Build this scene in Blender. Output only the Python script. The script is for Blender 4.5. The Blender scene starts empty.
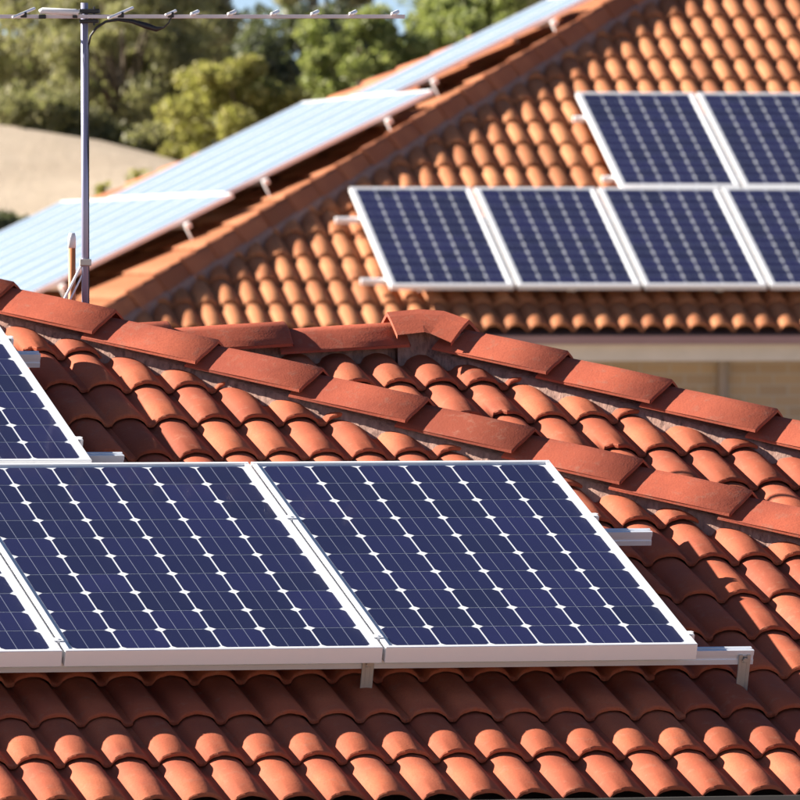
import bpy, bmesh, math, random
import numpy as np
from mathutils import Vector, Matrix

sc = bpy.context.scene
col = sc.collection
R = math.radians
random.seed(7)

# ------------------------------------------------------------------ camera, sky, sun, exposure
CAM_H = 4.6
cd = bpy.data.cameras.new('camera'); cam = bpy.data.objects.new('camera', cd); col.objects.link(cam)
cam.location = (0, 0, CAM_H); cam.rotation_euler = (R(90) - 0.0130067, 0, 0)
cd.lens = 450; cd.sensor_width = 36; cd.sensor_fit = 'HORIZONTAL'
cd.clip_start = 0.5; cd.clip_end = 9000
cd.dof.use_dof = True; cd.dof.focus_distance = 31.6; cd.dof.aperture_fstop = 15
sc.camera = cam

SUN = Vector((-0.453, 0.137, 0.261)).normalized()      # direction towards the sun
elev = math.asin(SUN.z); azim = math.atan2(SUN.x, SUN.y)
w = bpy.data.worlds.new('World'); sc.world = w; w.use_nodes = True
nt = w.node_tree; nt.nodes.clear()
sky = nt.nodes.new('ShaderNodeTexSky'); sky.sky_type = 'NISHITA'; sky.sun_disc = False
sky.sun_elevation = elev; sky.sun_rotation = azim; sky.air_density = 0.4; sky.dust_density = 0.4; sky.ozone_density = 2.0
bg = nt.nodes.new('ShaderNodeBackground'); bg.inputs['Strength'].default_value = 0.05
out = nt.nodes.new('ShaderNodeOutputWorld')
nt.links.new(sky.outputs[0], bg.inputs[0]); nt.links.new(bg.outputs[0], out.inputs[0])
sd = bpy.data.lights.new('sun', 'SUN'); sd.energy = 5.0; sd.angle = R(0.53); sd.color = (1.0, 0.93, 0.83)
so = bpy.data.objects.new('sun', sd); col.objects.link(so); so.location = (-40, 30, 60)
so.rotation_euler = SUN.to_track_quat('Z', 'Y').to_euler()
sc.view_settings.view_transform = 'Standard'; sc.view_settings.look = 'None'
sc.view_settings.gamma = 1; sc.view_settings.use_curve_mapping = False
sc.view_settings.exposure = 1.72
sc.render.engine = 'CYCLES'
sc.cycles.max_bounces = 5; sc.cycles.diffuse_bounces = 3; sc.cycles.glossy_bounces = 3; sc.cycles.transmission_bounces = 3; sc.cycles.transparent_max_bounces = 8

# ------------------------------------------------------------------ helpers
def tag(o, label=None, cat=None, group=None, kind=None):
    if label: o['label'] = label
    if cat: o['category'] = cat
    if group: o['group'] = group
    if kind: o['kind'] = kind
    return o

def mesh(name, V, F, mat=None, smooth=False):
    me = bpy.data.meshes.new(name); me.from_pydata([tuple(v) for v in V], [], F)
    if mat: me.materials.append(mat)
    if smooth: me.polygons.foreach_set('use_smooth', [True] * len(me.polygons))
    me.update(); return me

def obj(name, me, parent=None, loc=None, rot=None):
    o = bpy.data.objects.new(name, me); col.objects.link(o)
    if parent: o.parent = parent
    if loc: o.location = loc
    if rot: o.rotation_euler = rot
    return o

def empty(name, loc=(0, 0, 0), rot=(0, 0, 0)):
    o = bpy.data.objects.new(name, None); col.objects.link(o)
    o.location = loc; o.rotation_euler = rot; o.empty_display_size = 0.2; return o

class MB:
    def __init__(s): s.V = []; s.F = []
    def add(s, V, F):
        n = len(s.V); s.V += [tuple(v) for v in V]; s.F += [[i + n for i in f] for f in F]; return s
    def box(s, x0, x1, y0, y1, z0, z1, b=0.0):
        if b <= 0:
            V = [(x, y, z) for z in (z0, z1) for y in (y0, y1) for x in (x0, x1)]
            return s.add(V, [(0, 2, 3, 1), (4, 5, 7, 6), (0, 1, 5, 4), (2, 6, 7, 3), (0, 4, 6, 2), (1, 3, 7, 5)])
        bm = bmesh.new(); bmesh.ops.create_cube(bm, size=1)
        for v in bm.verts:
            v.co = Vector((x0 + (v.co.x + .5) * (x1 - x0), y0 + (v.co.y + .5) * (y1 - y0), z0 + (v.co.z + .5) * (z1 - z0)))
        bmesh.ops.bevel(bm, geom=bm.edges[:], offset=b, segments=1, affect='EDGES', profile=.5)
        bm.verts.index_update()
        s.add([v.co for v in bm.verts], [[v.index for v in f.verts] for f in bm.faces]); bm.free(); return s
    def extrude(s, prof, axis, a0, a1):
        """closed profile [(p,q)] extruded along axis 'x' (p->y,q->z) or 'y' (p->x,q->z)"""
        n = len(prof)
        if axis == 'x': V = [(a, p, q) for a in (a0, a1) for p, q in prof]
        else: V = [(p, a, q) for a in (a0, a1) for p, q in prof]
        F = [(i, (i + 1) % n, n + (i + 1) % n, n + i) for i in range(n)] + [tuple(range(n))[::-1], tuple(range(n, 2 * n))]
        return s.add(V, F)
    def tube(s, pts, rad, seg=8, cap=True):
        pts = [Vector(p) for p in pts]; rr = rad if isinstance(rad, (list, tuple)) else [rad] * len(pts)
        V = []; F = []
        prev = None
        for i, p in enumerate(pts):
            d = (pts[min(i + 1, len(pts) - 1)] - pts[max(i - 1, 0)]).normalized()
            if prev is None:
                a = Vector((0, 0, 1)) if abs(d.z) < .9 else Vector((1, 0, 0))
                x = d.cross(a).normalized()
            else:
                x = (prev - d * prev.dot(d)).normalized()
            prev = x; y = d.cross(x)
            for k in range(seg):
                t = 2 * math.pi * k / seg
                V.append(p + (x * math.cos(t) + y * math.sin(t)) * rr[i])
        for i in range(len(pts) - 1):
            for k in range(seg):
                a = i * seg + k; b = i * seg + (k + 1) % seg
                F.append((a, b, b + seg, a + seg))
        if cap:
            F.append(tuple(range(seg))[::-1]); n = (len(pts) - 1) * seg; F.append(tuple(range(n, n + seg)))
        return s.add(V, F)
    def me(s, name, mat, smooth=False): return mesh(name, s.V, s.F, mat, smooth)
    def build(s, name, mat, parent=None, loc=None, rot=None, smooth=False):
        return obj(name, s.me(name, mat, smooth), parent, loc, rot)

# ------------------------------------------------------------------ materials
class NT:
    def __init__(s, name):
        s.m = bpy.data.materials.new(name); s.m.use_nodes = True; s.t = s.m.node_tree
        s.t.nodes.clear(); s.o = s.n('ShaderNodeOutputMaterial')
    def n(s, typ, **kw):
        nd = s.t.nodes.new(typ)
        for k, v in kw.items():
            if k.startswith('_'): setattr(nd, k[1:], v)
        return nd
    def l(s, a, b): s.t.links.new(a, b)
    def math(s, op, a, b=None, c=None):
        nd = s.n('ShaderNodeMath'); nd.operation = op
        for i, v in enumerate((a, b, c)):
            if v is None: continue
            if isinstance(v, (int, float)): nd.inputs[i].default_value = v
            else: s.l(v, nd.inputs[i])
        return nd.outputs[0]
    def noise(s, vec, scale, detail=4, rough=.55):
        nd = s.n('ShaderNodeTexNoise'); nd.inputs['Scale'].default_value = scale
        nd.inputs['Detail'].default_value = detail; nd.inputs['Roughness'].default_value = rough
        if vec is not None: s.l(vec, nd.inputs['Vector'])
        return nd.outputs['Fac']
    def ramp(s, fac, stops):
        nd = s.n('ShaderNodeValToRGB'); s.l(fac, nd.inputs[0]); e = nd.color_ramp.elements
        while len(e) < len(stops): e.new(.5)
        for el, (p, c) in zip(e, stops): el.position = p; el.color = (*c, 1)
        return nd.outputs[0]
    def mix(s, fac, a, b, mode='MIX'):
        nd = s.n('ShaderNodeMix'); nd.data_type = 'RGBA'; nd.blend_type = mode
        for sock, v in ((nd.inputs[0], fac), (nd.inputs[6], a), (nd.inputs[7], b)):
            if isinstance(v, (int, float)): sock.default_value = v
            elif isinstance(v, tuple): sock.default_value = (*v, 1)
            else: s.l(v, sock)
        return nd.outputs[2]
    def bump(s, h, strength, dist):
        nd = s.n('ShaderNodeBump'); nd.inputs['Strength'].default_value = strength; nd.inputs['Distance'].default_value = dist
        s.l(h, nd.inputs['Height']); return nd.outputs[0]
    def pr(s, base, rough=.6, metal=0, normal=None, spec=None, coat=0):
        b = s.n('ShaderNodeBsdfPrincipled')
        for sock, v in ((b.inputs['Base Color'], base), (b.inputs['Roughness'], rough), (b.inputs['Metallic'], metal)):
            if isinstance(v, (int, float)): sock.default_value = v
            elif isinstance(v, tuple): sock.default_value = (*v, 1)
            else: s.l(v, sock)
        if spec is not None: b.inputs['Specular IOR Level'].default_value = spec
        if coat: b.inputs['Coat Weight'].default_value = coat
        if normal is not None: s.l(normal, b.inputs['Normal'])
        return b.outputs[0]
    def fin(s, sh): s.l(sh, s.o.inputs[0]); return s.m

def m_tile(name, base, dark, light, lichen, rough=.78, big=3.0):
    t = NT(name); tc = t.n('ShaderNodeTexCoord'); oi = t.n('ShaderNodeObjectInfo')
    add = t.n('ShaderNodeVectorMath'); add.operation = 'ADD'
    geo = t.n('ShaderNodeNewGeometry')
    t.l(geo.outputs['Position'], add.inputs[0]); t.l(oi.outputs['Random'], add.inputs[1])
    c1 = t.ramp(oi.outputs['Random'], [(0, tuple(.62 * v for v in base)), (.25, base), (.8, light), (1, tuple(1.08 * v for v in light))])
    n1 = t.noise(add.outputs[0], big, 3)
    c2 = t.mix(t.math('MULTIPLY', t.ramp(n1, [(.38, (0, 0, 0)), (.66, (1, 1, 1))]), .70), c1, dark)
    n2 = t.noise(add.outputs[0], 22, 4, .7)
    c3 = t.mix(t.math('MULTIPLY', t.ramp(n2, [(.55, (0, 0, 0)), (.70, (1, 1, 1))]), .55), c2, lichen)
    n3 = t.noise(add.outputs[0], 160, 2)
    c4 = t.mix(t.math('MULTIPLY', t.ramp(n3, [(.45, (0, 0, 0)), (.7, (1, 1, 1))]), .40), c3, dark)
    h = t.math('ADD', t.math('MULTIPLY', n3, .4), t.math('MULTIPLY', n2, .8))
    return t.fin(t.pr(c4, rough, 0, t.bump(h, .35, .004), spec=.18))

def m_noise(name, a, b, scale, rough=.8, metal=0, bump=.2, dist=.01, vec='Object', spec=None):
    t = NT(name); tc = t.n('ShaderNodeTexCoord')
    n1 = t.noise(tc.outputs[vec], scale, 6, .6)
    c = t.ramp(n1, [(.3, a), (.7, b)])
    return t.fin(t.pr(c, rough, metal, t.bump(n1, bump, dist) if bump else None, spec=spec))

M = {}
M['tile'] = m_tile('terracotta_tile', (.42, .104, .048), (.29, .068, .038), (.47, .130, .060), (.36, .15, .09))
M['cap'] = m_tile('red_ridge_cap', (.44, .098, .050), (.27, .060, .036), (.50, .120, .062), (.34, .15, .10))
M['far_tile'] = m_tile('orange_barrel_tile', (.49, .185, .078), (.36, .125, .055), (.54, .22, .095), (.36, .20, .10))
M['far_cap'] = m_tile('brown_hip_cap', (.41, .148, .072), (.28, .095, .05), (.46, .17, .08), (.28, .14, .085))
M['deck'] = m_noise('roof_deck', (.10, .05, .04), (.16, .08, .06), 6)
def mortar():
    t = NT('mortar_bedding'); tc = t.n('ShaderNodeTexCoord'); mp = t.n('ShaderNodeMapping')
    mp.inputs['Scale'].default_value = (1, 1, .42); t.l(tc.outputs['Object'], mp.inputs[0])
    n1 = t.noise(mp.outputs[0], 55, 6, .7); n2 = t.noise(tc.outputs['Object'], 9, 4)
    c = t.ramp(n1, [(.33, (.14, .075, .06)), (.5, (.38, .21, .16)), (.7, (.54, .33, .26))])
    c = t.mix(t.ramp(n2, [(.4, (0, 0, 0)), (.65, (.7, .7, .7))]), c, (.32, .20, .16))
    return t.fin(t.pr(c, .92, 0, t.bump(n1, .5, .008)))
M['mortar'] = mortar()
def alu(name, base, rough, metal):
    t = NT(name); tc = t.n('ShaderNodeTexCoord'); n1 = t.noise(tc.outputs['Object'], 14, 5, .6)
    c = t.mix(t.math('MULTIPLY', n1, .35), base, tuple(.82 * v for v in base))
    r = t.math('ADD', t.math('MULTIPLY', n1, .18), rough - .09)
    return t.fin(t.pr(c, r, metal))
M['alu'] = alu('anodised_aluminium_frame', (.90, .90, .90), .42, .25)
M['rail'] = alu('mill_aluminium_rail', (.84, .87, .92), .34, .4)
M['steel'] = alu('galvanised_steel', (.55, .50, .45), .5, .7)
M['mast'] = alu('galvanised_mast', (.33, .33, .46), .36, .3)
M['boom'] = alu('dull_aluminium_boom', (.58, .53, .56), .4, .4)
M['back'] = m_noise('white_backsheet', (.80, .80, .82), (.84, .84, .86), 8, .5, bump=0)
def cellmat():
    t = NT('monocrystalline_cell'); tc = t.n('ShaderNodeTexCoord'); sp = t.n('ShaderNodeSeparateXYZ')
    t.l(tc.outputs['Object'], sp.inputs[0]); oi = t.n('ShaderNodeObjectInfo')
    ax = t.math('ABSOLUTE', sp.outputs[0])
    bus = t.math('LESS_THAN', t.math('ABSOLUTE', t.math('SUBTRACT', ax, .026)), .0011)
    fing = t.math('MULTIPLY', t.math('LESS_THAN', t.math('FRACT', t.math('MULTIPLY', sp.outputs[1], 420)), .12), .12)
    c0 = t.ramp(oi.outputs['Random'], [(0, (.0070, .0055, .040)), (.5, (.0110, .0085, .058)), (1, (.0150, .0115, .074))])
    n1 = t.noise(tc.outputs['Object'], 7, 3)
    c0 = t.mix(t.math('MULTIPLY', n1, .4), c0, (.013, .015, .040))
    c = t.mix(t.math('MAXIMUM', bus, fing), c0, (.22, .23, .30))
    return t.fin(t.pr(c, .35, 0, spec=.3))
M['cell'] = cellmat()
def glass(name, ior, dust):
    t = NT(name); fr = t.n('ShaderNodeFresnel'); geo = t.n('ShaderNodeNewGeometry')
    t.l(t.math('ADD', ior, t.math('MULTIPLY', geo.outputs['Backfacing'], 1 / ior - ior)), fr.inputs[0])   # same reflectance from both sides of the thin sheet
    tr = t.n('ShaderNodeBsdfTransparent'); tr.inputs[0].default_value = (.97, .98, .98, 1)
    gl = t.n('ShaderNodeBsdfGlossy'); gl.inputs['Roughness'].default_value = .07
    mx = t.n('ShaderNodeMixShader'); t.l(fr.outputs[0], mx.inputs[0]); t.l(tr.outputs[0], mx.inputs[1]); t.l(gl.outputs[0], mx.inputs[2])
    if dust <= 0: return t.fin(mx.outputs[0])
    df = t.n('ShaderNodeBsdfDiffuse'); df.inputs[0].default_value = (.245, .310, .39, 1); tc = t.n('ShaderNodeTexCoord')  # pale blue diffuse: reflected sky put into the colour, trace dust on near glass
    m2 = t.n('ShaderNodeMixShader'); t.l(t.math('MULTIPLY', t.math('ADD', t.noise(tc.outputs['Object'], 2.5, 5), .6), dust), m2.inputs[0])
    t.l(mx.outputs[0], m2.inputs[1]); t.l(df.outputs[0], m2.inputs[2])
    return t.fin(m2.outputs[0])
M['glass'] = glass('panel_glass', 1.16, .004)
M['glass_sky_tint'] = glass('sky_tint_panel_glass', 1.6, .56)  # left-slope panels: sky reflection painted in as a pale diffuse layer
M['black'] = m_noise('black_plastic', (.012, .012, .014), (.02, .02, .022), 20, .5, bump=0)
M['whiteplastic'] = m_noise('white_plastic', (.70, .70, .70), (.8, .8, .8), 10, .4, bump=0)
M['orangepipe'] = m_noise('terracotta_pipe', (.46, .15, .05), (.55, .20, .07), 12, .6)
M['gutter_near'] = m_noise('dark_gutter_paint', (.075, .07, .06), (.10, .095, .085), 5, .5, bump=0)
M['gutter_far'] = m_noise('mauve_gutter_paint', (.30, .17, .16), (.34, .20, .19), 5, .5, bump=0)
M['fascia'] = m_noise('cream_fascia_paint', (.62, .56, .47), (.70, .63, .54), 4, .55, bump=0)
def brick():
    t = NT('tan_brick_wall'); tc = t.n('ShaderNodeTexCoord'); b = t.n('ShaderNodeTexBrick')
    mp = t.n('ShaderNodeMapping'); mp.inputs['Rotation'].default_value = (R(90), 0, 0); t.l(tc.outputs['Object'], mp.inputs[0])
    t.l(mp.outputs[0], b.inputs['Vector']); b.inputs['Scale'].default_value = 1
    b.inputs['Brick Width'].default_value = .24; b.inputs['Row Height'].default_value = .086; b.inputs['Mortar Size'].default_value = .006
    b.inputs['Color1'].default_value = (.46, .33, .20, 1); b.inputs['Color2'].default_value = (.38, .27, .17, 1); b.inputs['Mortar'].default_value = (.42, .38, .32, 1)
    n1 = t.noise(tc.outputs['Object'], 3, 5)
    c = t.mix(t.math('MULTIPLY', n1, .4), b.outputs[0], (.34, .26, .18))
    return t.fin(t.pr(c, .9, 0, t.bump(b.outputs['Fac'], -.4, .01)))
M['brick'] = brick()
def ground():
    t = NT('dry_sandy_ground'); g = t.n('ShaderNodeNewGeometry'); p = g.outputs['Position']
    n1 = t.noise(p, .35, 8, .65); n2 = t.noise(p, 6, 6, .7); n3 = t.noise(p, .06, 3)
    c = t.ramp(n1, [(.3, (.37, .285, .20)), (.55, (.43, .34, .245)), (.75, (.385, .30, .21))])
    c = t.mix(t.ramp(n2, [(.52, (0, 0, 0)), (.75, (.5, .5, .5))]), c, (.33, .26, .15))
    c = t.mix(t.ramp(n3, [(.55, (0, 0, 0)), (.7, (.6, .6, .6))]), c, (.26, .24, .12))
    return t.fin(t.pr(c, .95, 0, t.bump(n2, .5, .05)))
M['ground'] = ground()
def leaf(name, a, b, c, trans=.35):
    t = NT(name); g = t.n('ShaderNodeNewGeometry'); n1 = t.noise(g.outputs['Position'], 1.6, 3)
    f = t.math('ADD', t.math('MULTIPLY', g.outputs['Random Per Island'], .6), t.math('MULTIPLY', n1, .45))
    cc = t.ramp(f, [(.12, a), (.5, b), (.92, c)])
    d = t.pr(cc, .55, 0, spec=.4)
    tr = t.n('ShaderNodeBsdfTranslucent'); t.l(t.mix(.35, cc, (.20, .24, .02)), tr.inputs[0])
    mx = t.n('ShaderNodeMixShader'); mx.inputs[0].default_value = trans
    t.l(d, mx.inputs[1]); t.l(tr.outputs[0], mx.inputs[2])
    return t.fin(mx.outputs[0])
M['leaf_olive'] = leaf('olive_eucalypt_leaf', (.18, .18, .085), (.29, .275, .13), (.42, .37, .21), .5)
M['leaf_dark'] = leaf('dark_green_leaf', (.06, .072, .05), (.11, .125, .08), (.19, .20, .13), .4)
M['leaf_yellow'] = leaf('yellow_green_leaf', (.24, .235, .06), (.37, .345, .10), (.52, .45, .17), .5)
M['leaf_bright'] = leaf('bright_green_leaf', (.17, .21, .06), (.28, .32, .10), (.42, .42, .17), .5)
M['bark'] = m_noise('grey_brown_bark', (.10, .075, .05), (.20, .15, .10), 9, .9, bump=.6, dist=.03)

# ------------------------------------------------------------------ terrain
def smooth(a, b, t):
    t = max(0., min(1., (t - a) / (b - a))); return t * t * (3 - 2 * t)
def terrain(x, y):
    z = 1.5 * smooth(45, 72, y)
    low = 3.6 * smooth(100, 112.5, y)
    top = max(4.2, min(8.2, 6.28 - .215 * (x + 4.76)))
    foot = min(1.5 + low, 5.1)
    if y <= 100: return z
    bank = (top - 5.1) * smooth(111, 120, y)
    g = foot + (bank if bank > 0 else bank)
    g += .10 * math.sin(x * .9 + y * .3) * smooth(105, 118, y)
    g += 1.2 * smooth(125, 400, y) * 1.0
    return g
def build_ground():
    ys = [-3000, -800, -200, -60, 0, 30] + [45 + i * 3 for i in range(19)] + [100 + i * .6 for i in range(45)] + [130, 140, 160, 200, 300, 500, 1000, 3000, 7000]
    xs = [-6000, -2000, -600, -200, -80, -40, -25] + [-18 + i * .8 for i in range(46)] + [25, 40, 80, 200, 600, 2000, 6000]
    V = [(x, y, terrain(x, y) + (random.uniform(-.03, .03) if 100 < y < 130 else 0)) for y in ys for x in xs]; n = len(xs)
    F = [(j * n + i, j * n + i + 1, (j + 1) * n + i + 1, (j + 1) * n + i) for j in range(len(ys) - 1) for i in range(n - 1)]
    o = obj('ground', mesh('ground', V, F, M['ground'], True)); o['kind'] = 'structure'
build_ground()

# ------------------------------------------------------------------ roof tile meshes
def roll_profile(period, rw, rh, n, skew=0.0):
    """one period: points (x,z) with a roll of width rw starting at x=0 then a shallow pan"""
    pts = []
    for i in range(n + 1):
        t = i / n; x = rw * t
        tt = t ** (1 - skew)
        z = rh * (max(0., 1 - abs(2 * tt - 1) ** 2.2) ** .72)
        pts.append((x, z))
    pw = period - rw
    for i in range(1, 4):
        t = i / 3
        if i < 3: pts.append((rw + pw * t, -.004 * math.sin(math.pi * t)))
    return pts
def tile_mesh(name, period, rolls, gauge, lap, rw, rh, t, n, mat, seed=0, skew=0., chip=None):
    rnd = random.Random(seed)
    prof = []
    for r in range(rolls):
        prof += [(x + r * period, z) for x, z in roll_profile(period, rw, rh, n, skew)]
    prof.append((rolls * period + .004, .0015))
    L = gauge + lap; V = []; F = []; m = len(prof)
    jit = [rnd.uniform(-.0025, .0025) for _ in prof]
    if chip is not None:
        for i in range(chip, min(chip + 3, m)): jit[i] += .016 + rnd.uniform(0, .012)
    rows = [(0.0, -t * .62), (0.0, -.004), (.004, 0.0), (gauge * .5, 0.0), (L, 0.0)]
    for k, (y, dz) in enumerate(rows):
        for i, (x, z) in enumerate(prof):
            yy = y + (jit[i] if k < 3 else 0)
            V.append((x, yy, z + t * (1 - y / gauge) + dz))
    for k in range(len(rows) - 1):
        for i in range(m - 1):
            a = k * m + i; F.append((a, a + 1, a + m + 1, a + m))
    me = mesh(name, V, F, mat)
    sm = []
    for k in range(len(rows) - 1): sm += [k >= 2] * (m - 1)
    me.polygons.foreach_set('use_smooth', sm); me.update()
    return me
def cut_mesh(me, mw, planes, name):
    """copy of me (mw: tile to slope) cut by planes [(co, no)] given in slope space, kept on the -no side"""
    bm = bmesh.new(); bm.from_mesh(me); inv = mw.inverted()
    for co, no in planes:
        c = inv @ Vector(co); nn = (inv.to_3x3().inverted().transposed() @ Vector(no)).normalized()
        bmesh.ops.bisect_plane(bm, geom=bm.verts[:] + bm.edges[:] + bm.faces[:], plane_co=c, plane_no=nn, clear_outer=True, dist=1e-5)
    if not bm.faces: bm.free(); return None
    m2 = bpy.data.meshes.new(name); bm.to_mesh(m2); bm.free()
    for mt in me.materials: m2.materials.append(mt)
    return m2
def lay_tiles(slope, meshes, cover, gauge, u_phase, u0, u1, nrows, planes, show, jitter=.003, seed=1, name='roof_tile', nolimit=False):
    """tiles on one roof slope (slope space: x along the eave, y up the slope); show(u,v) picks those laid one by one"""
    rnd = random.Random(seed); rest = MB(); cnt = 0
    i0 = math.floor((u0 - u_phase) / cover); i1 = math.ceil((u1 - u_phase) / cover)
    for r in range(nrows):
        for i in range(i0, i1):
            u = u_phase + i * cover; v = r * gauge
            rz = rnd.uniform(-.004, .004); dv = rnd.uniform(-jitter, jitter) * 2; dz = rnd.uniform(0, jitter)
            me = meshes[0] if rnd.random() < .72 else meshes[rnd.randrange(len(meshes))]
            mw = Matrix.Translation((u, v + dv, dz)) @ Matrix.Rotation(rz, 4, 'Z')
            cs = [mw @ Vector(c) for c in ((0, 0, 0), (cover, 0, 0), (0, gauge + .05, 0), (cover, gauge + .05, 0))]
            use = []; dead = False
            for co, no in planes:
                d = [(c - Vector(co)).dot(Vector(no)) for c in cs]
                if min(d) >= 0: dead = True
                elif max(d) > 0: use.append((co, no))
            if dead: continue
            if use:
                me = cut_mesh(me, mw, use, 'cut_tile')
                if me is None: continue
            if show(u + cover / 2, v + gauge / 2):
                o = obj(name, me, slope); o.location = (u, v + dv, dz); o.rotation_euler = (0, 0, rz); cnt += 1
            else:
                rest.add([mw @ x.co for x in me.vertices], [list(p.vertices) for p in me.polygons])
    return rest, cnt
def rest_part(rest, name, mat, slope):
    if not rest.V: return
    me = rest.me(name, mat); me.polygons.foreach_set('use_smooth', [abs(p.normal.z) > .55 for p in me.polygons])
    o = obj(name, me, slope); o['kind'] = 'stuff'; return o
def deck(name, poly, parent, loc, rot, mat):
    n = len(poly); V = [(x, y, -.012) for x, y in poly] + [(x, y, -.05) for x, y in poly]
    F = [tuple(range(n)), tuple(range(2 * n - 1, n - 1, -1))] + [(i, n + i, n + (i + 1) % n, (i + 1) % n) for i in range(n)]
    return obj(name, mesh(name, V, F, mat), parent, loc, rot)

# ridge / hip caps -------------------------------------------------
def cap_section(a, drop, t, nn=9):
    top = []
    for i in range(nn):
        x = -a + 2 * a * i / (nn - 1); q = abs(x) / a
        top.append((x, -drop * (q ** 1.35 * .55 + q * .45)))
    return top
def cap_mesh(name, L, cover, a, drop, lift, t, mat, seed=0, lip=.010):
    rnd = random.Random(seed); top = cap_section(a, drop, t); m = len(top); V = []; F = []
    rows = [(0.0, -t, 1), (0.0, -.004, 1), (.005, 0, 1), (L * .5, 0, .97), (L, -.003, .90)]
    jit = [rnd.uniform(-.002, .002) for _ in top]
    for k, (y, dz, s) in enumerate(rows):
        for i, (x, z) in enumerate(top):
            V.append((x * s, y + (jit[i] if k < 3 else 0), z + lift * (1 - y / cover) + dz))
    for k in range(4):
        for i in range(m - 1):
            q = k * m + i; F.append((q, q + 1, q + m + 1, q + m))
    n0 = len(V)                                  # lower lips (thickness at the long edges)
    for k in (2, 4):
        y, dz, s = rows[k]
        for x, z in (top[0], top[-1]): V.append((x * s, y, z + lift * (1 - y / cover) - lip))
    F.append((2 * m, 4 * m, n0 + 2, n0)); F.append((3 * m - 1, n0 + 1, n0 + 3, 5 * m - 1))
    me = mesh(name, V, F, mat); me.polygons.foreach_set('use_smooth', [False] * len(me.polygons))
    me.polygons.foreach_set('use_smooth', [k >= 2 * (m - 1) and k < 4 * (m - 1) for k in range(len(me.polygons))]); me.update()
    return me
def line_matrix(p, d):
    d = Vector(d).normalized(); x = d.cross(Vector((0, 0, 1))).normalized(); z = x.cross(d)
    return Matrix(((x.x, d.x, z.x, p[0]), (x.y, d.y, z.y, p[1]), (x.z, d.z, z.z, p[2]), (0, 0, 0, 1)))
def bedding(name, p0, p1, a, top, bot, mat, parent, seed=0, step=.025):
    p0 = Vector(p0); p1 = Vector(p1); d = (p1 - p0); L = d.length; n = max(2, int(L / step))
    rnd = random.Random(seed); V = []; F = []; prof = [(-a * 1.05, bot), (-a * .98, top * .35 + bot * .65), (-a * .86, top), (0, top + .018), (a * .86, top), (a * .98, top * .35 + bot * .65), (a * 1.05, bot)]
    m = len(prof); mx = line_matrix(p0, d)
    for i in range(n + 1):
        for x, z in prof:
            j = rnd.uniform(-.004, .004) if x else 0
            V.append(mx @ Vector((x + j, L * i / n, z)))
    for i in range(n):
        for k in range(m - 1):
            q = i * m + k; F.append((q, q + 1, q + m + 1, q + m))
    F.append(tuple(range(m))); F.append(tuple(range(n * m, n * m + m))[::-1])
    return obj(name, mesh(name, V, F, mat, True), parent)
def lay_caps(bed, p0, p1, me, cover, start=0.0, h=0.0, seed=0, name='ridge_cap'):
    """caps from the low end p0 up to p1; start shifts the first cap along the line"""
    rnd = random.Random(seed); p0 = Vector(p0); p1 = Vector(p1); d = (p1 - p0).normalized(); L = (p1 - p0).length
    s = start
    while s < L - cover * .45:
        mx = line_matrix(p0 + d * s + Vector((0, 0, h + rnd.uniform(-.003, .003))), d)
        mx = mx @ Matrix.Rotation(rnd.uniform(-.014, .014), 4, 'Z') @ Matrix.Rotation(rnd.uniform(-.02, .02), 4, 'Y')
        o = obj(name, me, bed); o.matrix_basis = mx; s += cover

# ------------------------------------------------------------------ near house
PH1 = 0.2788993; P1 = 0.3281148; T1 = math.tan(P1)
O1 = Vector((0.908827, 30.943415, 0)); ZO1 = CAM_H - 1.144877          # panel corner datum
near = empty('tiled_house', O1, (0, 0, PH1))
tag(near, 'near house with red terracotta tiled hip roof, mortared ridge caps and dark gutter', 'house')
KD = 0.45                                                                # set-back of the rear wing's front slope
CA, CB, WC = 2.10, 3.72, 3.535                                            # hip lines u+w = CA, u+w = CB; ridge of the rear wing at w = WC
EV = -0.856; EH = -0.197
WE = EV * math.cos(P1) - EH * math.sin(P1); ZE = EV * math.sin(P1) + EH * math.cos(P1)   # eave line of the front slope
zp = lambda ww: ZE + T1 * (ww - WE) + ZO1                                # front slope pan height at w
WR = 5.2                                                                 # ridge of the front wing
cp = math.cos(P1)
ROT_F = (P1, 0, 0); ROT_R = (P1, 0, R(90)); ROT_B = (P1, 0, R(180))
TC, TG = 0.293, 0.336
tileA = [tile_mesh('roof_tile_mesh', TC / 2, 2, TG, .05, .124, .031, .020, 10, M['tile'], s, .0, ch) for s, ch in ((1, None), (2, None), (3, None), (4, 5), (5, 14))]
# front slope of the front wing
ul = -9.0
sl = deck('roof_slope', [(ul, 0), (CA - WE, 0), (CA - WR, (WR - WE) / cp), (ul, (WR - WE) / cp)], near, (0, WE, ZE + ZO1), ROT_F, M['deck'])
plA = [((CA - WE - .01, 0, 0), (1, cp, 0))]
def showP1(u, v):
    v = v - .11
    if not (-2.75 < u < 1.35): return False
    return not (v > 1.35 and v < 2.25 and u < -.35) 
rest, c1 = lay_tiles(sl, tileA, TC, TG, -.068, -4.6, 2.9, 19, plA + [((0, (WR - WE) / cp - .02, 0), (0, 1, 0))], showP1, seed=3)
rest_part(rest, 'outlying_roof_tiles', M['tile'], sl)
# right slope of the front wing (falls to +u); local x = +w, local y = -u
ur = CA - WE
s2 = deck('roof_slope', [(WE, 0), (2 * WR - WE, 0), (WR, (WR - WE) / cp)], near, (ur, 0, ZE + ZO1), ROT_R, M['deck'])
rest, c2 = lay_tiles(s2, tileA, TC, TG, 0, WE, 7.5, 19, [((WE + .01, 0, 0), (-1, cp, 0)), ((CA + KD - .07 - ur, 0, 0), (1, -cp, 0))], lambda u, v: False, seed=4)
rest_part(rest, 'outlying_roof_tiles', M['tile'], s2)
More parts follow.
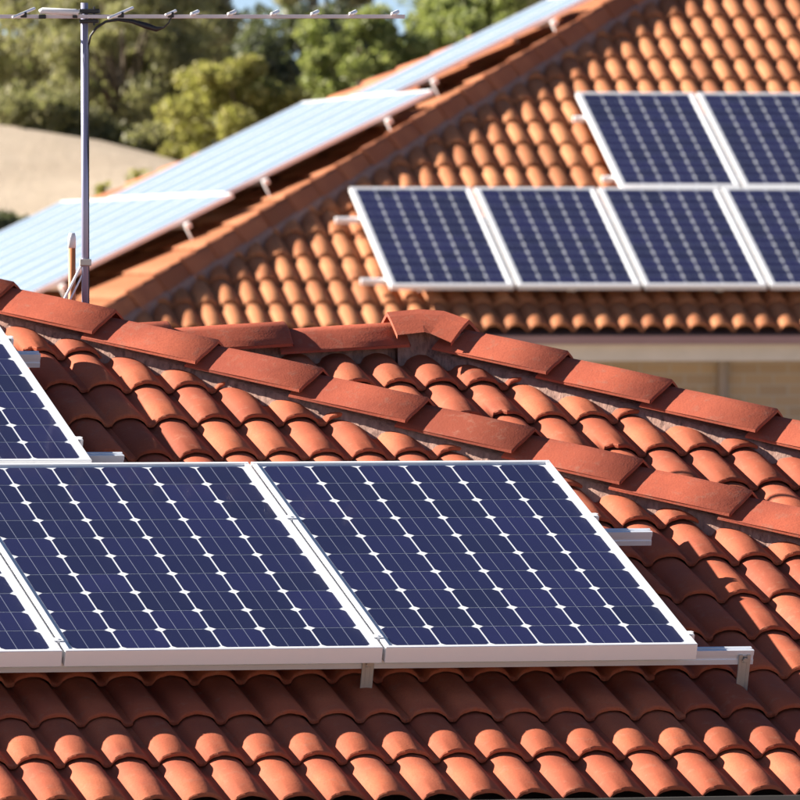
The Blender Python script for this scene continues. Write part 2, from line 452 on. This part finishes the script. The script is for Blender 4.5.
# rear wing: front slope, right slope, back slope
WED = WE + KD; UD = CB - WED; HD = (WC - WED) / cp
s3 = deck('roof_slope', [(CA + KD - WED, 0), (UD, 0), (CB - WC, HD), (CA + KD - WC, HD)], near, (0, WED, ZE + ZO1), ROT_F, M['deck'])
plB = [((UD - .01, 0, 0), (1, cp, 0)), ((CA + KD - WED - .03, 0, 0), (-1, -cp, 0)), ((0, HD - .03, 0), (0, 1, 0))]
rest, c3 = lay_tiles(s3, tileA, TC, TG, .642, -1.5, 4.2, 13, plB, lambda u, v: u < 2.2 and v > 1.3, seed=5)
rest_part(rest, 'outlying_roof_tiles', M['tile'], s3)
WBK = 2 * WC - WED
s4 = deck('roof_slope', [(WED, 0), (WBK, 0), (WC, HD)], near, (UD, 0, ZE + ZO1), ROT_R, M['deck'])
rest, _ = lay_tiles(s4, tileA, TC, TG, 0, WED, WBK, 13, [((WED + .01, 0, 0), (-1, cp, 0)), ((WBK - .01, 0, 0), (1, cp, 0))], lambda u, v: False, seed=6)
rest_part(rest, 'outlying_roof_tiles', M['tile'], s4)
s5 = deck('roof_slope', [(-UD, 0), (1.0, 0), (1.0, HD), (-(CB - WC), HD)], near, (0, WBK, ZE + ZO1), ROT_B, M['deck'])
s6 = deck('roof_slope', [(-ur, 0), (9, 0), (9, (WR - WE) / cp), (-(CA - WR), (WR - WE) / cp)], near, (0, 2 * WR - WE, ZE + ZO1), ROT_B, M['deck'])
# hips and ridges
capA = cap_mesh('ridge_cap_mesh', .46, .412, .126, .074, .022, .012, M['cap'], 2)
zA = lambda ww: zp(ww)
zD = lambda ww: zp(ww - KD)
CH = .126; CHC = .104
a0 = (CA - WE, WE, zA(WE)); a1 = (CA - WR, WR, zA(WR))
bA = bedding('mortar_bedding', a0, a1, .104, .034, -.05, M['mortar'], near, 3)
lay_caps(bA, a0, a1, capA, .412, .30, CH, 5)
b0 = (CB - WED, WED, zD(WED)); b1 = (CB - WC, WC, zD(WC))
bB = bedding('mortar_bedding', b0, b1, .104, .034, -.05, M['mortar'], near, 4)
lay_caps(bB, b0, (b1[0] + .02, b1[1] - .02, b1[2]), capA, .412, .09, CH, 6)
k0 = (CB - WC, WC, zD(WC)); k1 = (CB - WC - 1.35, WC, zD(WC))
bC = bedding('mortar_bedding', k0, k1, .06, .05, -.05, M['mortar'], near, 5)
lay_caps(bC, (k0[0] - .115, k0[1], k0[2]), k1, capA, .412, 0, CHC, 8)
bb1 = (CB - WC + 2.2, WC + 2.2, zD(WC) - 2.2 * T1)
bK = bedding('mortar_bedding', bb1, k0, .104, .034, -.05, M['mortar'], near, 6)
lay_caps(bK, bb1, (k0[0] + .15, k0[1] + .15, k0[2] - .05), capA, .412, 0, CH, 9)
# three-way apex cap where ridge and hips of the rear wing meet
def apex_cap():
    sec = cap_section(.130, .078, .03); m = len(sec); V = []; F = []
    k = Vector(k0) + Vector((0, 0, CHC + .058))
    path = [(k + Vector((-.165, 0, -.004)), 0), (k + Vector((-.05, 0, .006)), -R(8)), (k + Vector((.03, -.03, .0)), -R(36)), (k + Vector((.10, -.10, -.030)), -R(45))]
    rows = []
    for p, a in path:
        xx = Vector((math.sin(a), -math.cos(a), 0)); xx = Vector((-math.sin(-a), -math.cos(a), 0))
        d = Vector((math.cos(a), math.sin(a), 0)); side = d.cross(Vector((0, 0, 1)))
        rows.append([p + side * x + Vector((0, 0, z)) for x, z in sec])
    rows = [[p - Vector((0, 0, .014)) for p in rows[0]]] + rows + [[p - Vector((0, 0, .014)) for p in rows[-1]]]
    for r in rows: V += r
    for q in range(len(rows) - 1):
        for i in range(m - 1): F.append((q * m + i, q * m + i + 1, (q + 1) * m + i + 1, (q + 1) * m + i))
    me = mesh('apex_cap', V, F, M['cap'])
    o = obj('apex_cap', me, bC); return o
apex_cap()
kk = Vector(k0)
bedding('mortar_bedding', kk + Vector((-.15, 0, 0)), kk + Vector((.03, 0, 0)), .085, .105, -.05, M['mortar'], near, 41)
bedding('mortar_bedding', kk + Vector((.08, -.08, -.027)), kk + Vector((-.02, .02, 0)), .085, .105, -.05, M['mortar'], near, 42)
# gutters, fascia, walls
def gutter(name, u0, u1, w_, z_, mat, parent, hgt=.10):
    p = [(0, -.02), (-.12, -.02), (-.125, .0 - .02), (-.125, -hgt - .02), (0, -hgt - .02)]
    g = MB().extrude([(-.135, -.02), (-.120, -.02), (-.120, -hgt), (-.012, -hgt), (-.012, -.03), (0, -.03), (0, -hgt - .015), (-.135, -hgt - .015)], 'x', u0, u1)
    return g.build(name, mat, parent, (0, w_, z_))
gutter('gutter', ul, CA - WE, WE + .045, ZE + ZO1 + .042, M['gutter_near'], near)
gutter('gutter', CA - WE + .14, UD, WED + .045, ZE + ZO1 - .005, M['gutter_near'], near)
MB().box(ul, CA - WE, WE + .048, WE + .07, ZE + ZO1 - .24, ZE + ZO1 - .055).build('fascia', M['fascia'], near)
MB().box(ul, CA - WE - .5, WE + .5, 2 * WR - WE - .5, -.3, ZE + ZO1 - .12).build('wall', M['brick'], near)
MB().box(CA - WE - .497, UD - .5, WED + .5, WBK - .5, -.3, ZE + ZO1 - .123).build('wall', M['brick'], near)

# ------------------------------------------------------------------ solar panels
def panel_meshes(pre, W, L, H, cols, rows, fw, mg_u, mg_v):
    f = MB()
    f.box(0, W, 0, fw, -H, 0, .0015).box(0, W, L - fw, L, -H, 0, .0015)
    f.box(0, fw, fw, L - fw, -H, -.0004, .0015).box(W - fw, W, fw, L - fw, -H, -.0004, .0015)
    fm = f.me(pre + '_frame', M['alu'])
    bm_ = MB().box(fw * .6, W - fw * .6, fw * .6, L - fw * .6, -.011, -.007).me(pre + '_backsheet', M['back'])
    gm = MB().add([(fw * .9, fw * .9, -.0035), (W - fw * .9, fw * .9, -.0035), (W - fw * .9, L - fw * .9, -.0035), (fw * .9, L - fw * .9, -.0035)], [(0, 1, 2, 3)]).me(pre + '_glass', M['glass'])
    gd = gm.copy(); gd.materials.clear(); gd.materials.append(M['glass_sky_tint'])
    pu = (W - 2 * mg_u) / cols; pv = (L - 2 * mg_v) / rows
    hu = pu / 2 - .0034; hv = pv / 2 - .0026; c = .0155
    pl = [(-hu + c, -hv), (hu - c, -hv), (hu, -hv + c), (hu, hv - c), (hu - c, hv), (-hu + c, hv), (-hu, hv - c), (-hu, -hv + c)]
    cm = MB().add([(x, y, 0) for x, y in pl] + [(x, y, -.0004) for x, y in pl], [tuple(range(8))] + [(i, 8 + i, 8 + (i + 1) % 8, (i + 1) % 8) for i in range(8)]).me(pre + '_cell', M['cell'])
    pos = [(mg_u + pu * (i + .5), mg_v + pv * (j + .5), -.0060) for j in range(rows) for i in range(cols)]
    return dict(frame=fm, back=bm_, glass=gm, dusty=gd, cell=cm, pos=pos, W=W, L=L)
def make_panel(pm, loc, rot, label, group, cells=True):
    t = empty('solar_panel', loc, rot); tag(t, label, 'solar panel', group)
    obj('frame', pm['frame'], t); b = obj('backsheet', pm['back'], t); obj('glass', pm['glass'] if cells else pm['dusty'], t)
    if cells:
        for p in pm['pos']: obj('cell', pm['cell'], b, p)
    else:
        mb = MB()
        for p in pm['pos']: mb.add([Vector(p) + v.co for v in pm['cell'].vertices], [list(q.vertices) for q in pm['cell'].polygons])
        if 'grid' not in pm: pm['grid'] = mb.me('cell_grid', M['cell'])
        g = obj('cell_grid', pm['grid'], t); g['kind'] = 'stuff'
    return t
E1 = Vector((math.cos(PH1), math.sin(PH1), 0)); N1 = Vector((-math.sin(PH1), math.cos(PH1), 0))
UP1 = N1 * math.cos(P1) + Vector((0, 0, math.sin(P1))); NR1 = -N1 * math.sin(P1) + Vector((0, 0, math.cos(P1)))
OW1 = O1 + Vector((0, 0, ZO1))
pt1 = lambda u, v, h=0: OW1 + E1 * u + UP1 * v + NR1 * h
rot1 = (P1, 0, PH1)
pmN = panel_meshes('near_panel', 1.003, 1.676, .052, 6, 10, .017, .028, .028)
GN = 'solar panels on the near roof'
make_panel(pmN, pt1(-1.000, -.036), rot1, 'large solar panel at the right end of the near array, beside the hip', GN)
make_panel(pmN, pt1(-1.000 - 1.012, -.036), rot1, 'large solar panel in the middle of the near row, between two seams', GN)
make_panel(pmN, pt1(-1.000 - 2.024, -.036), rot1, 'large solar panel cut off at the left edge of the photo, lower near row', GN)
make_panel(pmN, pt1(-1.521 - 1.003, 1.663), rot1, 'solar panel of the upper near row, cut off at the left edge', GN)

def make_rail(ue, ulft, v, label, hooks, clamps, group):
    ec = max(clamps)
    t = empty('mounting_rail', pt1(ue, v, -.197), rot1); tag(t, label, 'rail', group)
    # extrusion profile (y,z) with grooves, top at -.045 below the panel face
    z1 = .197 - .0525; z0 = z1 - .046
    pr = [(-.018, z0), (.018, z0), (.018, z0 + .016), (.011, z0 + .016), (.011, z0 + .030), (.018, z0 + .030), (.018, z1), (.006, z1), (.006, z1 - .009), (-.006, z1 - .009), (-.006, z1), (-.018, z1), (-.018, z0 + .030), (-.014, z0 + .030), (-.014, z0 + .016), (-.018, z0 + .016)]
    MB().extrude(pr, 'x', ulft - ue, 0).build('extrusion', M['rail'], t)
    for u in hooks:
        h = empty  # hook: slotted plate against the rail's lower face and an arm under the tile above
        g = MB(); x0, x1 = u - ue - .019, u - ue + .019
        yb, yf = -.0185, -.0245
        g.box(x0, x0 + .012, yf, yb, -.034, z0 + .034, .001).box(x1 - .012, x1, yf, yb, -.034, z0 + .034, .001)
        g.box(x0 + .012, x1 - .012, yf + .0004, yb - .0004, -.012, z0 + .008).box(x0 + .012, x1 - .012, yf + .0004, yb - .0004, z0 + .028, z0 + .030)
        g.box(x0 + .002, x1 - .002, yb, .30, -.010, -.004)
        hk = g.build('roof_hook', M['steel'], t)
        b = MB().tube([(u - ue, yf - .009, z0 + .019), (u - ue, yb, z0 + .019)], .0075, 6)
        b.build('bolt', M['steel'], hk)
    for u in clamps:
        wr = .003 if u == ec else .017
        g = MB().box(u - ue - .017, u - ue + wr, -.015, .015, .197 + .0004, .197 + .0026, .001).box(u - ue - .006, u - ue + .003, -.018, .018, z1 - .006, .197 + .001)
        g.tube([(u - ue, 0, .197 + .003), (u - ue, 0, .197 + .005)], .005, 6)
        g.build('clamp', M['alu'], t)
    return t
GR = 'mounting rails under the near panels'
make_rail(.215, -4.0, .057, 'aluminium rail below the near row, its end and hook past the right panel', (.185, -1.03, -2.5), (.012, -1.002, -2.014), GR)
make_rail(.20, -4.0, 1.12, 'aluminium rail end sticking out beside the hip, right of the near array', (-.6, -1.8), (.012, -1.002, -2.014), GR)
make_rail(-1.365, -4.2, 1.865, 'short aluminium rail end below the upper left panel, on shaded tiles', (-1.9, -3.0), (-1.509,), GR)
make_rail(-1.41, -4.2, 2.855, 'short aluminium rail end at the top left, above the shaded tiles', (-1.9, -3.0), (-1.509,), GR)

# ------------------------------------------------------------------ far house
PH2 = 0.1876141; P2 = 0.4149179; T2 = math.tan(P2); c2p = math.cos(P2)
O2 = Vector((-0.071967, 78.696109, 0)); GZ = 1.45; ZO2 = CAM_H - 0.121086
far = empty('orange_roofed_house', (O2.x, O2.y, GZ), (0, 0, PH2))
tag(far, 'far house with orange barrel tiled hip roof, cream fascia and tan brick wall', 'house')
ZF = ZO2 - GZ
UE2, WE2, ZE2 = -2.375, -.345, -.372
HA = .9028; WA = 7.6; PL = math.atan(T2 / HA); cl = math.cos(PL)
UA = UE2 + HA * (WA - WE2); ZA = ZE2 + T2 * (WA - WE2)
HF = (WA - WE2) / c2p; HL = (UA - UE2) / cl; WB = 2 * WA - WE2; UR = 16.0
TC2, TG2 = .1838, .46
farT = [tile_mesh('barrel_tile_mesh', TC2, 1, TG2, .05, .158, .050, .027, 9, M['far_tile'], s, 0.) for s in (11, 12, 13)]
f1 = deck('roof_slope', [(UE2, 0), (UR, 0), (UR, HF), (UA, HF)], far, (0, WE2, ZE2 + ZF), (P2, 0, 0), M['deck'])
def px_ok(u, v):
    # tiles in the open part of the roof (not under the arrays)
    if u > 4.75: return False
    vv = v - .72
    if -.3 < u < 9 and .25 < vv < 1.75: return False
    if u > 2.3 and 2.2 < vv < 3.8: return False
    return v < 6.95 and u > -2.2
plF = [((UE2 + .01, 0, 0), (-1, HA * c2p, 0)), ((0, HF - .02, 0), (0, 1, 0))]
rest, cF = lay_tiles(f1, farT, TC2, TG2, 1.478 - .07, UE2, 8.0, 19, plF, px_ok, seed=21, jitter=.003)
rest_part(rest, 'outlying_roof_tiles', M['far_tile'], f1)
# left slope: local x = -w, local y = +u
f2 = deck('roof_slope', [(-WB, 0), (-WE2, 0), (-WA, HL)], far, (UE2, 0, ZE2 + ZF), (PL, 0, R(-90)), M['deck'])
rest, cL = lay_tiles(f2, farT, TC2, TG2, 0, -WB, -WE2, 20, [((-WE2 - .01, 0, 0), (HA * 1, cl / 1.0, 0)), ((-WB + .01, 0, 0), (-HA, cl, 0))], lambda u, v: False, seed=22, jitter=.003)
rest_part(rest, 'outlying_roof_tiles', M['far_tile'], f2)
f3 = deck('roof_slope', [(-UR, 0), (-UE2, 0), (-UA, HF), (-UR, HF)], far, (0, WB, ZE2 + ZF), (P2, 0, R(180)), M['deck'])
f4 = deck('roof_slope', [(WE2, 0), (WB, 0), (WA + .3, HF), (WA - .3, HF)], far, (UR + HF * c2p * 0 + 0.02, 0, ZE2 + ZF), (R(89), 0, R(90)), M['deck'])
capF = cap_mesh('hip_cap_mesh', .46, .41, .12, .17, .02, .024, M['far_cap'], 5)
h0 = (UE2, WE2, ZE2 + ZF); h1 = (UA, WA, ZA + ZF); h2 = (UE2, WB, ZE2 + ZF); h3 = (UR, WA, ZA + ZF)
bh = bedding('mortar_bedding', h0, h1, .135, .05, -.05, M['mortar'], far, 13, .06); lay_caps(bh, h0, h1, capF, .41, .0, .19, 14, 'hip_cap')
bh = bedding('mortar_bedding', h2, h1, .135, .05, -.05, M['mortar'], far, 15, .06); lay_caps(bh, h2, h1, capF, .41, .0, .12, 16, 'hip_cap')
bh = bedding('mortar_bedding', h3, h1, .135, .05, -.05, M['mortar'], far, 17, .2); lay_caps(bh, h3, h1, capF, .41, .0, .16, 18, 'hip_cap')
gutter('gutter', UE2, UR, WE2 + .05, ZE2 + ZF - .004, M['gutter_far'], far, .075)
MB().box(UE2, UR, WE2 + .053, WE2 + .08, ZE2 + ZF - .225, ZE2 + ZF - .03).build('fascia', M['fascia'], far)
MB().box(UE2, UE2 + .03, WE2 + .083, WB - .083, ZE2 + ZF - .225, ZE2 + ZF - .03).build('fascia', M['fascia'], far)
MB().box(UE2 + .5, UR - .02, WE2 + .5, WB - .5, -.5, ZE2 + ZF - .10).build('wall', M['brick'], far)
MB().box(UE2 + .04, UR, WE2 + .085, WE2 + .5, ZE2 + ZF - .215, ZE2 + ZF - .205).build('soffit', M['fascia'], far)
MB().tube([(2.70, WE2 + .46, -.3), (2.70, WE2 + .46, ZE2 + ZF - .2)], .04, 10).build('downpipe', m_noise('weathered_downpipe', (.27, .21, .17), (.31, .25, .20), 6, .6, bump=0), far)

E2 = Vector((math.cos(PH2), math.sin(PH2), 0)); N2 = Vector((-math.sin(PH2), math.cos(PH2), 0))
UP2 = N2 * c2p + Vector((0, 0, math.sin(P2))); NR2 = -N2 * math.sin(P2) + Vector((0, 0, c2p))
OW2 = O2 + Vector((0, 0, ZO2)); pt2 = lambda u, v, h=0: OW2 + E2 * u + UP2 * v + NR2 * h
pmF = panel_meshes('far_panel', .992, 1.956, .040, 6, 12, .040, .046, .040)
rot2 = (P2, 0, PH2)
GF = 'solar panels on the front slope of the far roof'
names = ['leftmost', 'second', 'third', 'fourth, half cut off']
for i in range(4):
    make_panel(pmF, pt2(i * 1.022, 0), rot2, names[i] + ' solar panel in the lower row on the far orange roof', GF)
for i in range(2):
    make_panel(pmF, pt2(2.240 + i * 1.022, 2.022 - .03), rot2, ['left solar panel of the upper row on the far orange roof', 'right solar panel of the upper far row, cut by the photo edge'][i], GF)
def far_rail(o, rot, length, label, group, feet, drop=.0):
    t = empty('mounting_rail', o, rot); tag(t, label, 'rail', group)
    MB().box(0, length, -.02, .02, .055, .10, .003).build('extrusion', M['alu'], t)
    for x in feet: MB().box(x - .03, x + .03, -.030, -.0205, -drop, .095, .003).box(x - .03, x + .03, -.0205, .15, -drop, -drop + .008).build('roof_hook', M['alu'], t)
    return t
GFR = 'mounting rails on the front slope of the far roof'
far_rail(pt2(-.20, .22, -.142), rot2, 4.4, 'lower rail under the bottom row of far panels, its left end showing', GFR, (.5, 1.7, 2.9))
far_rail(pt2(-.20, 1.43, -.142), rot2, 4.4, 'upper rail under the bottom row of far panels, its left end showing', GFR, (.5, 1.7, 2.9))
far_rail(pt2(2.14, 2.022 + .25, -.142), rot2, 2.3, 'lower rail under the top row of far panels, tip showing', GFR, (.5, 1.7))
far_rail(pt2(2.14, 2.022 + 1.5, -.142), rot2, 2.3, 'upper rail under the top row of far panels, tip showing', GFR, (.5, 1.7))
# panels on the left slope: s = distance along the eave from the near corner, t = up the slope
UPL = E2 * cl + Vector((0, 0, math.sin(PL))); NRL = -E2 * math.sin(PL) + Vector((0, 0, cl))
OL = OW2 + E2 * -2.6 + N2 * -.60 + Vector((0, 0, -.373))
ptl = lambda s_, t_, h=0: OL + N2 * s_ + UPL * t_ + NRL * h
rotl = (PL, 0, PH2 - R(90))
pmL = panel_meshes('left_panel', .992, 1.956, .040, 6, 12, .018, .034, .040)
ordn = ['nearest', 'second', 'third', 'fourth', 'fifth', 'sixth', 'seventh', 'eighth', 'farthest']
GL = 'sky reflecting panels on the left slope of the far roof'
for row, (s0, t0, n) in enumerate(((4.12, .28, 9), (4.65, 2.255, 6), (6.5, 4.23, 2))):
    rn = ['bottom', 'middle', 'top'][row]
    for i in range(n):
        od = ordn[i] if i < n - 1 else 'farthest'
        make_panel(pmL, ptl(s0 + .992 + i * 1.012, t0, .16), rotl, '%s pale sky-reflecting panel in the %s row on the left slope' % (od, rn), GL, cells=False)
    for j, tt in enumerate((.35, 1.5)):
        far_rail(ptl(s0 + n * 1.012 + .05, t0 + tt, .01), rotl, n * 1.012 + .17, '%s rail under the %s row of sky-reflecting panels' % (['lower', 'upper'][j], rn), 'rails on the left slope of the far roof', (.4, n * 1.012 + .135), .10)

# ------------------------------------------------------------------ antenna on the near roof
AY = 33.95
def at(px, py, y=AY): return Vector(((px - 400) / 10000 * y, y, CAM_H + (269.93 - py) / 10000 * y))
base = at(85.5, 330); base.z -= .25
ant = empty('tv_antenna', base); tag(ant, 'silver television antenna on a thin mast behind the near hip', 'antenna')
def loc(p): return Vector(p) - base
MB().tube([(0, 0, 0), loc(at(84.5, 3))], .0122, 12).build('mast', M['mast'], ant, smooth=True)
bz = lambda px: at(px, 16.5 - .004 * px, AY - .012)
bm = MB(); q0 = loc(bz(-60)) + Vector((0, -.012, 0)); q1 = loc(bz(405)) + Vector((0, -.012, 0))
bm.box(q0.x, q1.x, -.0075, .0075, -.0065, .0065, .001)
boom = bm.build('boom', M['boom'], ant, (0, q0.y, q0.z)); boom.rotation_euler = (0, 0, 0)
ED = Vector((.17, .975, .112)).normalized()
def element(px, L, r=.0042, clip=True, off=0, dz=.012):
    c = Vector((loc(bz(px)).x, q0.y, q0.z + dz)); a = c - ED * (L * .5 - off); b = c + ED * (L * .5 + off)
    e = MB().tube([a, b], r, 8).build('element', M['alu'], ant, smooth=True)
    if clip: MB().box(c.x - .011, c.x + .011, c.y - .012, c.y + .012, q0.z - .004, q0.z + dz + .003, .002).build('clip', M['black'], e)
for px, L in ((24, .34), (121, .40), (171, .16), (195, .10), (232, .10), (275, .10), (315, .10), (353, .095), (395, .095)):
    element(px, L, .0055 if px < 180 else .0075, px < 180)
x0 = loc(bz(40)).x; x1 = loc(bz(79)).x
db = MB().tube([(x0, q0.y - .02, q0.z + .014), (x0 + .01, q0.y - .02, q0.z + .019), (x1 - .01, q0.y - .02, q0.z + .014), (x1, q0.y - .02, q0.z + .012)], [.009, .0115, .0115, .010], 10).build('dipole_housing', M['whiteplastic'], ant, smooth=True)
MB().box(x0 - .004, x0 + .022, q0.y - .03, q0.y - .006, q0.z - .008, q0.z + .006, .002).build('clip', M['black'], db)
MB().box(x1 - .02, x1 - .004, q0.y - .03, q0.y - .006, q0.z - .006, q0.z + .004, .002).build('clip', M['black'], db)
mc = MB().box(-.022, .05, -.026, .018, q0.z + .010, q0.z + .026, .003).box(-.02, .045, -.024, .016, q0.z - .022, q0.z - .009, .003)
mc.tube([(.03, -.02, q0.z - .03), (.03, -.02, q0.z + .034)], .004, 6)
mc.build('boom_clamp', M['black'], ant)
cab = [loc(at(x, y)) + Vector((0, -.03, 0)) for x, y in ((89, 45), (91, 36), (97, 28), (106, 22), (118, 20), (132, 21.5), (146, 26), (157, 29.5), (164, 28), (169, 23), (172, 17))]
MB().tube(cab, [.0038, .0038, .0045, .0045, .005, .007, .0105, .009, .003, .0025, .0025], 8).build('coaxial_cable', M['black'], ant, smooth=True)
MB().tube([loc(at(89, 45)) + Vector((0, -.03, 0)), loc(at(88.6, 180)) + Vector((0, -.0, 0)), loc(at(88.8, 320))], .0028, 6).build('coaxial_cable', M['black'], ant)
MB().tube([loc(at(83, 262)), loc(at(58, 312))], .0045, 8).build('brace', M['rail'], ant)
MB().tube([loc(at(84, 272)), loc(at(64, 312), )], .003, 8).build('brace', M['rail'], ant)
MB().box(-.02, .02, -.02, .02, loc(at(85, 266)).z, loc(at(85, 259)).z, .003).build('brace_clamp', M['steel'], ant)

vp = at(72, 330, 34.15); vent = empty('vent_pipe', (vp.x, vp.y, vp.z - .2)); tag(vent, 'small orange vent pipe with white cap behind the hip beside the antenna mast', 'pipe')
MB().tube([(0, 0, 0), (0, 0, .2 + 83 / 10000 * 34.15)], .0125, 12).build('pipe', M['orangepipe'], vent, smooth=True)
MB().tube([(0, 0, .2 + 82 / 10000 * 34.15), (0, 0, .2 + 92 / 10000 * 34.15), (0, 0, .2 + 97 / 10000 * 34.15)], [.0135, .0135, .010], 12).build('cap', M['whiteplastic'], vent, smooth=True)

# ------------------------------------------------------------------ trees and shrubs
def leaf_mesh(name, centres, radii, n, size, mat, rng, droop=0.0):
    k = len(centres); idx = rng.integers(0, k, n)
    d = rng.normal(size=(n, 3)); d /= np.linalg.norm(d, axis=1)[:, None]
    rr = rng.random(n) ** .45
    size *= .72
    P = np.array(centres)[idx] + d * (rr * np.array(radii)[idx])[:, None] * np.array([1, 1, .8])
    a = rng.normal(size=(n, 3)); a[:, 2] -= droop * 1.6; a /= np.linalg.norm(a, axis=1)[:, None]
    b = np.cross(a, rng.normal(size=(n, 3))); b /= np.linalg.norm(b, axis=1)[:, None]
    L = size * rng.uniform(.6, 1.4, n)[:, None]; W = L * (.34 if droop else .55)
    V = np.stack([P - a * L, P + b * W, P + a * L, P - b * W], 1).reshape(-1, 3)
    me = bpy.data.meshes.new(name); me.vertices.add(4 * n); me.vertices.foreach_set('co', V.ravel())
    me.loops.add(4 * n); me.loops.foreach_set('vertex_index', np.arange(4 * n)); me.polygons.add(n)
    me.polygons.foreach_set('loop_start', np.arange(n) * 4); me.polygons.foreach_set('loop_total', np.full(n, 4))
    me.materials.append(mat); me.update(calc_edges=True); return me
def tree(name, px, py, y, rx, rz, mat, label, cat, group, n, size, seed, droop=0., nclump=46, crad=.34, hollow=.35, trunk_r=.12):
    rng = np.random.default_rng(seed); c = at(px, py, y); g = terrain(c.x, y) - .15
    t = empty(name, (c.x, y, g)); tag(t, label, cat, group)
    cz = c.z - g; cs = []; rs = []
    while len(cs) < nclump:
        d = rng.normal(size=3); d /= np.linalg.norm(d); q = rng.uniform(hollow, 1) ** .6
        p = np.array([d[0] * rx * q, d[1] * rx * q * .9, cz + d[2] * rz * q])
        if p[2] < .12: continue
        cs.append(p); rs.append(crad * rx * rng.uniform(.55, 1.15))
    tr = MB(); h = max(.2, cz * .8); lean = rng.uniform(-.12, .12)
    tr.tube([(0, 0, 0), (lean * .4, 0, h * .4), (lean, .05, h), (lean * 1.1, .05, cz + rz * .4)], [trunk_r, trunk_r * .8, trunk_r * .55, trunk_r * .15], 9)
    for p in cs[::2]:
        s = rng.uniform(.35, .9); st = Vector((lean * s, 0, h * s)); e = Vector(p)
        tr.tube([st, st.lerp(e, .5) + Vector((0, 0, .1 * rx)), e], [trunk_r * .32, trunk_r * .2, trunk_r * .06], 6)
    tr.build('trunk', M['bark'], t, smooth=True)
    obj('crown', leaf_mesh('crown', cs, rs, int(n * 1.8), size, mat, rng, droop), t)
    return t
GT = 'trees along the top of the sandy bank'
tree('eucalypt_tree', 40, 20, 128, 2.0, 2.0, M['leaf_olive'], 'drooping olive green tree at the top left, above the sandy bank', 'tree', GT, 15000, .075, 31, 1.0, 60, .26)
tree('eucalypt_tree', 128, 60, 125, 1.1, 1.5, M['leaf_olive'], 'olive drooping tree right behind the antenna mast', 'tree', GT, 9000, .07, 32, 1.0, 44, .28)
tree('leafy_tree', 170, 40, 143, 1.15, 1.8, M['leaf_olive'], 'olive green tree behind the yellowish bush, left of the sky gap', 'tree', GT, 12000, .08, 33, 0, 50, .3)
tree('dark_tree', 300, 68, 146, 1.35, .85, M['leaf_dark'], 'dark shaded tree between the yellowish and bright green bushes', 'tree', GT, 12000, .08, 34, 0, 50, .3)
tree('round_bush', 236, 120, 121, 1.0, .80, M['leaf_yellow'], 'rounded yellow-green bush above the far solar panels', 'bush', 'bushes behind the far roof', 11000, .055, 35, 0, 54, .27)
tree('round_bush', 365, 72, 123, .85, .78, M['leaf_bright'], 'bright green bush just right of the antenna tip', 'bush', 'bushes behind the far roof', 9000, .055, 36, 0, 44, .28)
tree('round_bush', 470, 38, 125, .95, .85, M['leaf_bright'], 'wide bright green bush above the far hip, right of centre', 'bush', 'bushes behind the far roof', 9000, .055, 37, 0, 46, .28)
tree('leafy_tree', 560, -10, 150, 1.7, 1.6, M['leaf_olive'], 'olive tree behind the upper end of the far hip', 'tree', GT, 9000, .08, 38, .4, 46, .3)
tree('leafy_tree', 480, -30, 158, 1.5, 1.5, M['leaf_bright'], 'tall pale green tree at the top centre behind the bright bush', 'tree', GT, 10000, .08, 39, .2, 50, .28)
tree('leafy_tree', 95, -40, 160, 2.2, 2.6, M['leaf_olive'], 'tall olive tree at the back, above the mast', 'tree', GT, 12000, .09, 40, 0, 60, .26)
tree('leafy_tree', 20, 40, 165, 2.2, 2.6, M['leaf_bright'], 'tall green tree at the back in the top left corner', 'tree', GT, 12000, .09, 41, 0, 60, .26)
tree('leafy_tree', 322, -8, 172, .85, .9, M['leaf_olive'], 'pale olive tree top above the dark tree at the top centre', 'tree', GT, 6000, .08, 48, .3, 40, .3)
tree('low_shrub', 150, 152, 121.5, .42, .30, M['leaf_olive'], 'low olive shrub at the right end of the sandy bank', 'shrub', 'low shrubs on the sandy bank', 2500, .045, 42, 0, 18, .4, .3, .03)
tree('low_shrub', 95, 138, 122, .5, .30, M['leaf_olive'], 'low grey-green shrub on the bank top beside the mast', 'shrub', 'low shrubs on the sandy bank', 2600, .045, 43, 0, 18, .4, .3, .03)
tree('low_shrub', 30, 118, 122, .7, .30, M['leaf_olive'], 'long low shrub on the bank top at the left edge', 'shrub', 'low shrubs on the sandy bank', 3200, .045, 44, 0, 22, .35, .3, .03)
tree('low_shrub', 105, 190, 113.5, .13, .11, M['leaf_yellow'], 'small green sprig on the sand beside the mast', 'shrub', 'sprigs on the sand', 130, .035, 45, 0, 9, .5, .2, .012)
tree('low_shrub', 138, 176, 113.5, .13, .08, M['leaf_yellow'], 'small green sprig on the sand at the roof edge', 'shrub', 'sprigs on the sand', 110, .035, 46, 0, 9, .5, .2, .012)
tree('clipped_hedge', -40, 232, 112, .85, .20, M['leaf_dark'], 'dark low hedge at the left edge below the sandy bank', 'hedge', None, 6000, .045, 47, 0, 40, .28, .2, .03)
print('tiles', c1, c3, cF)
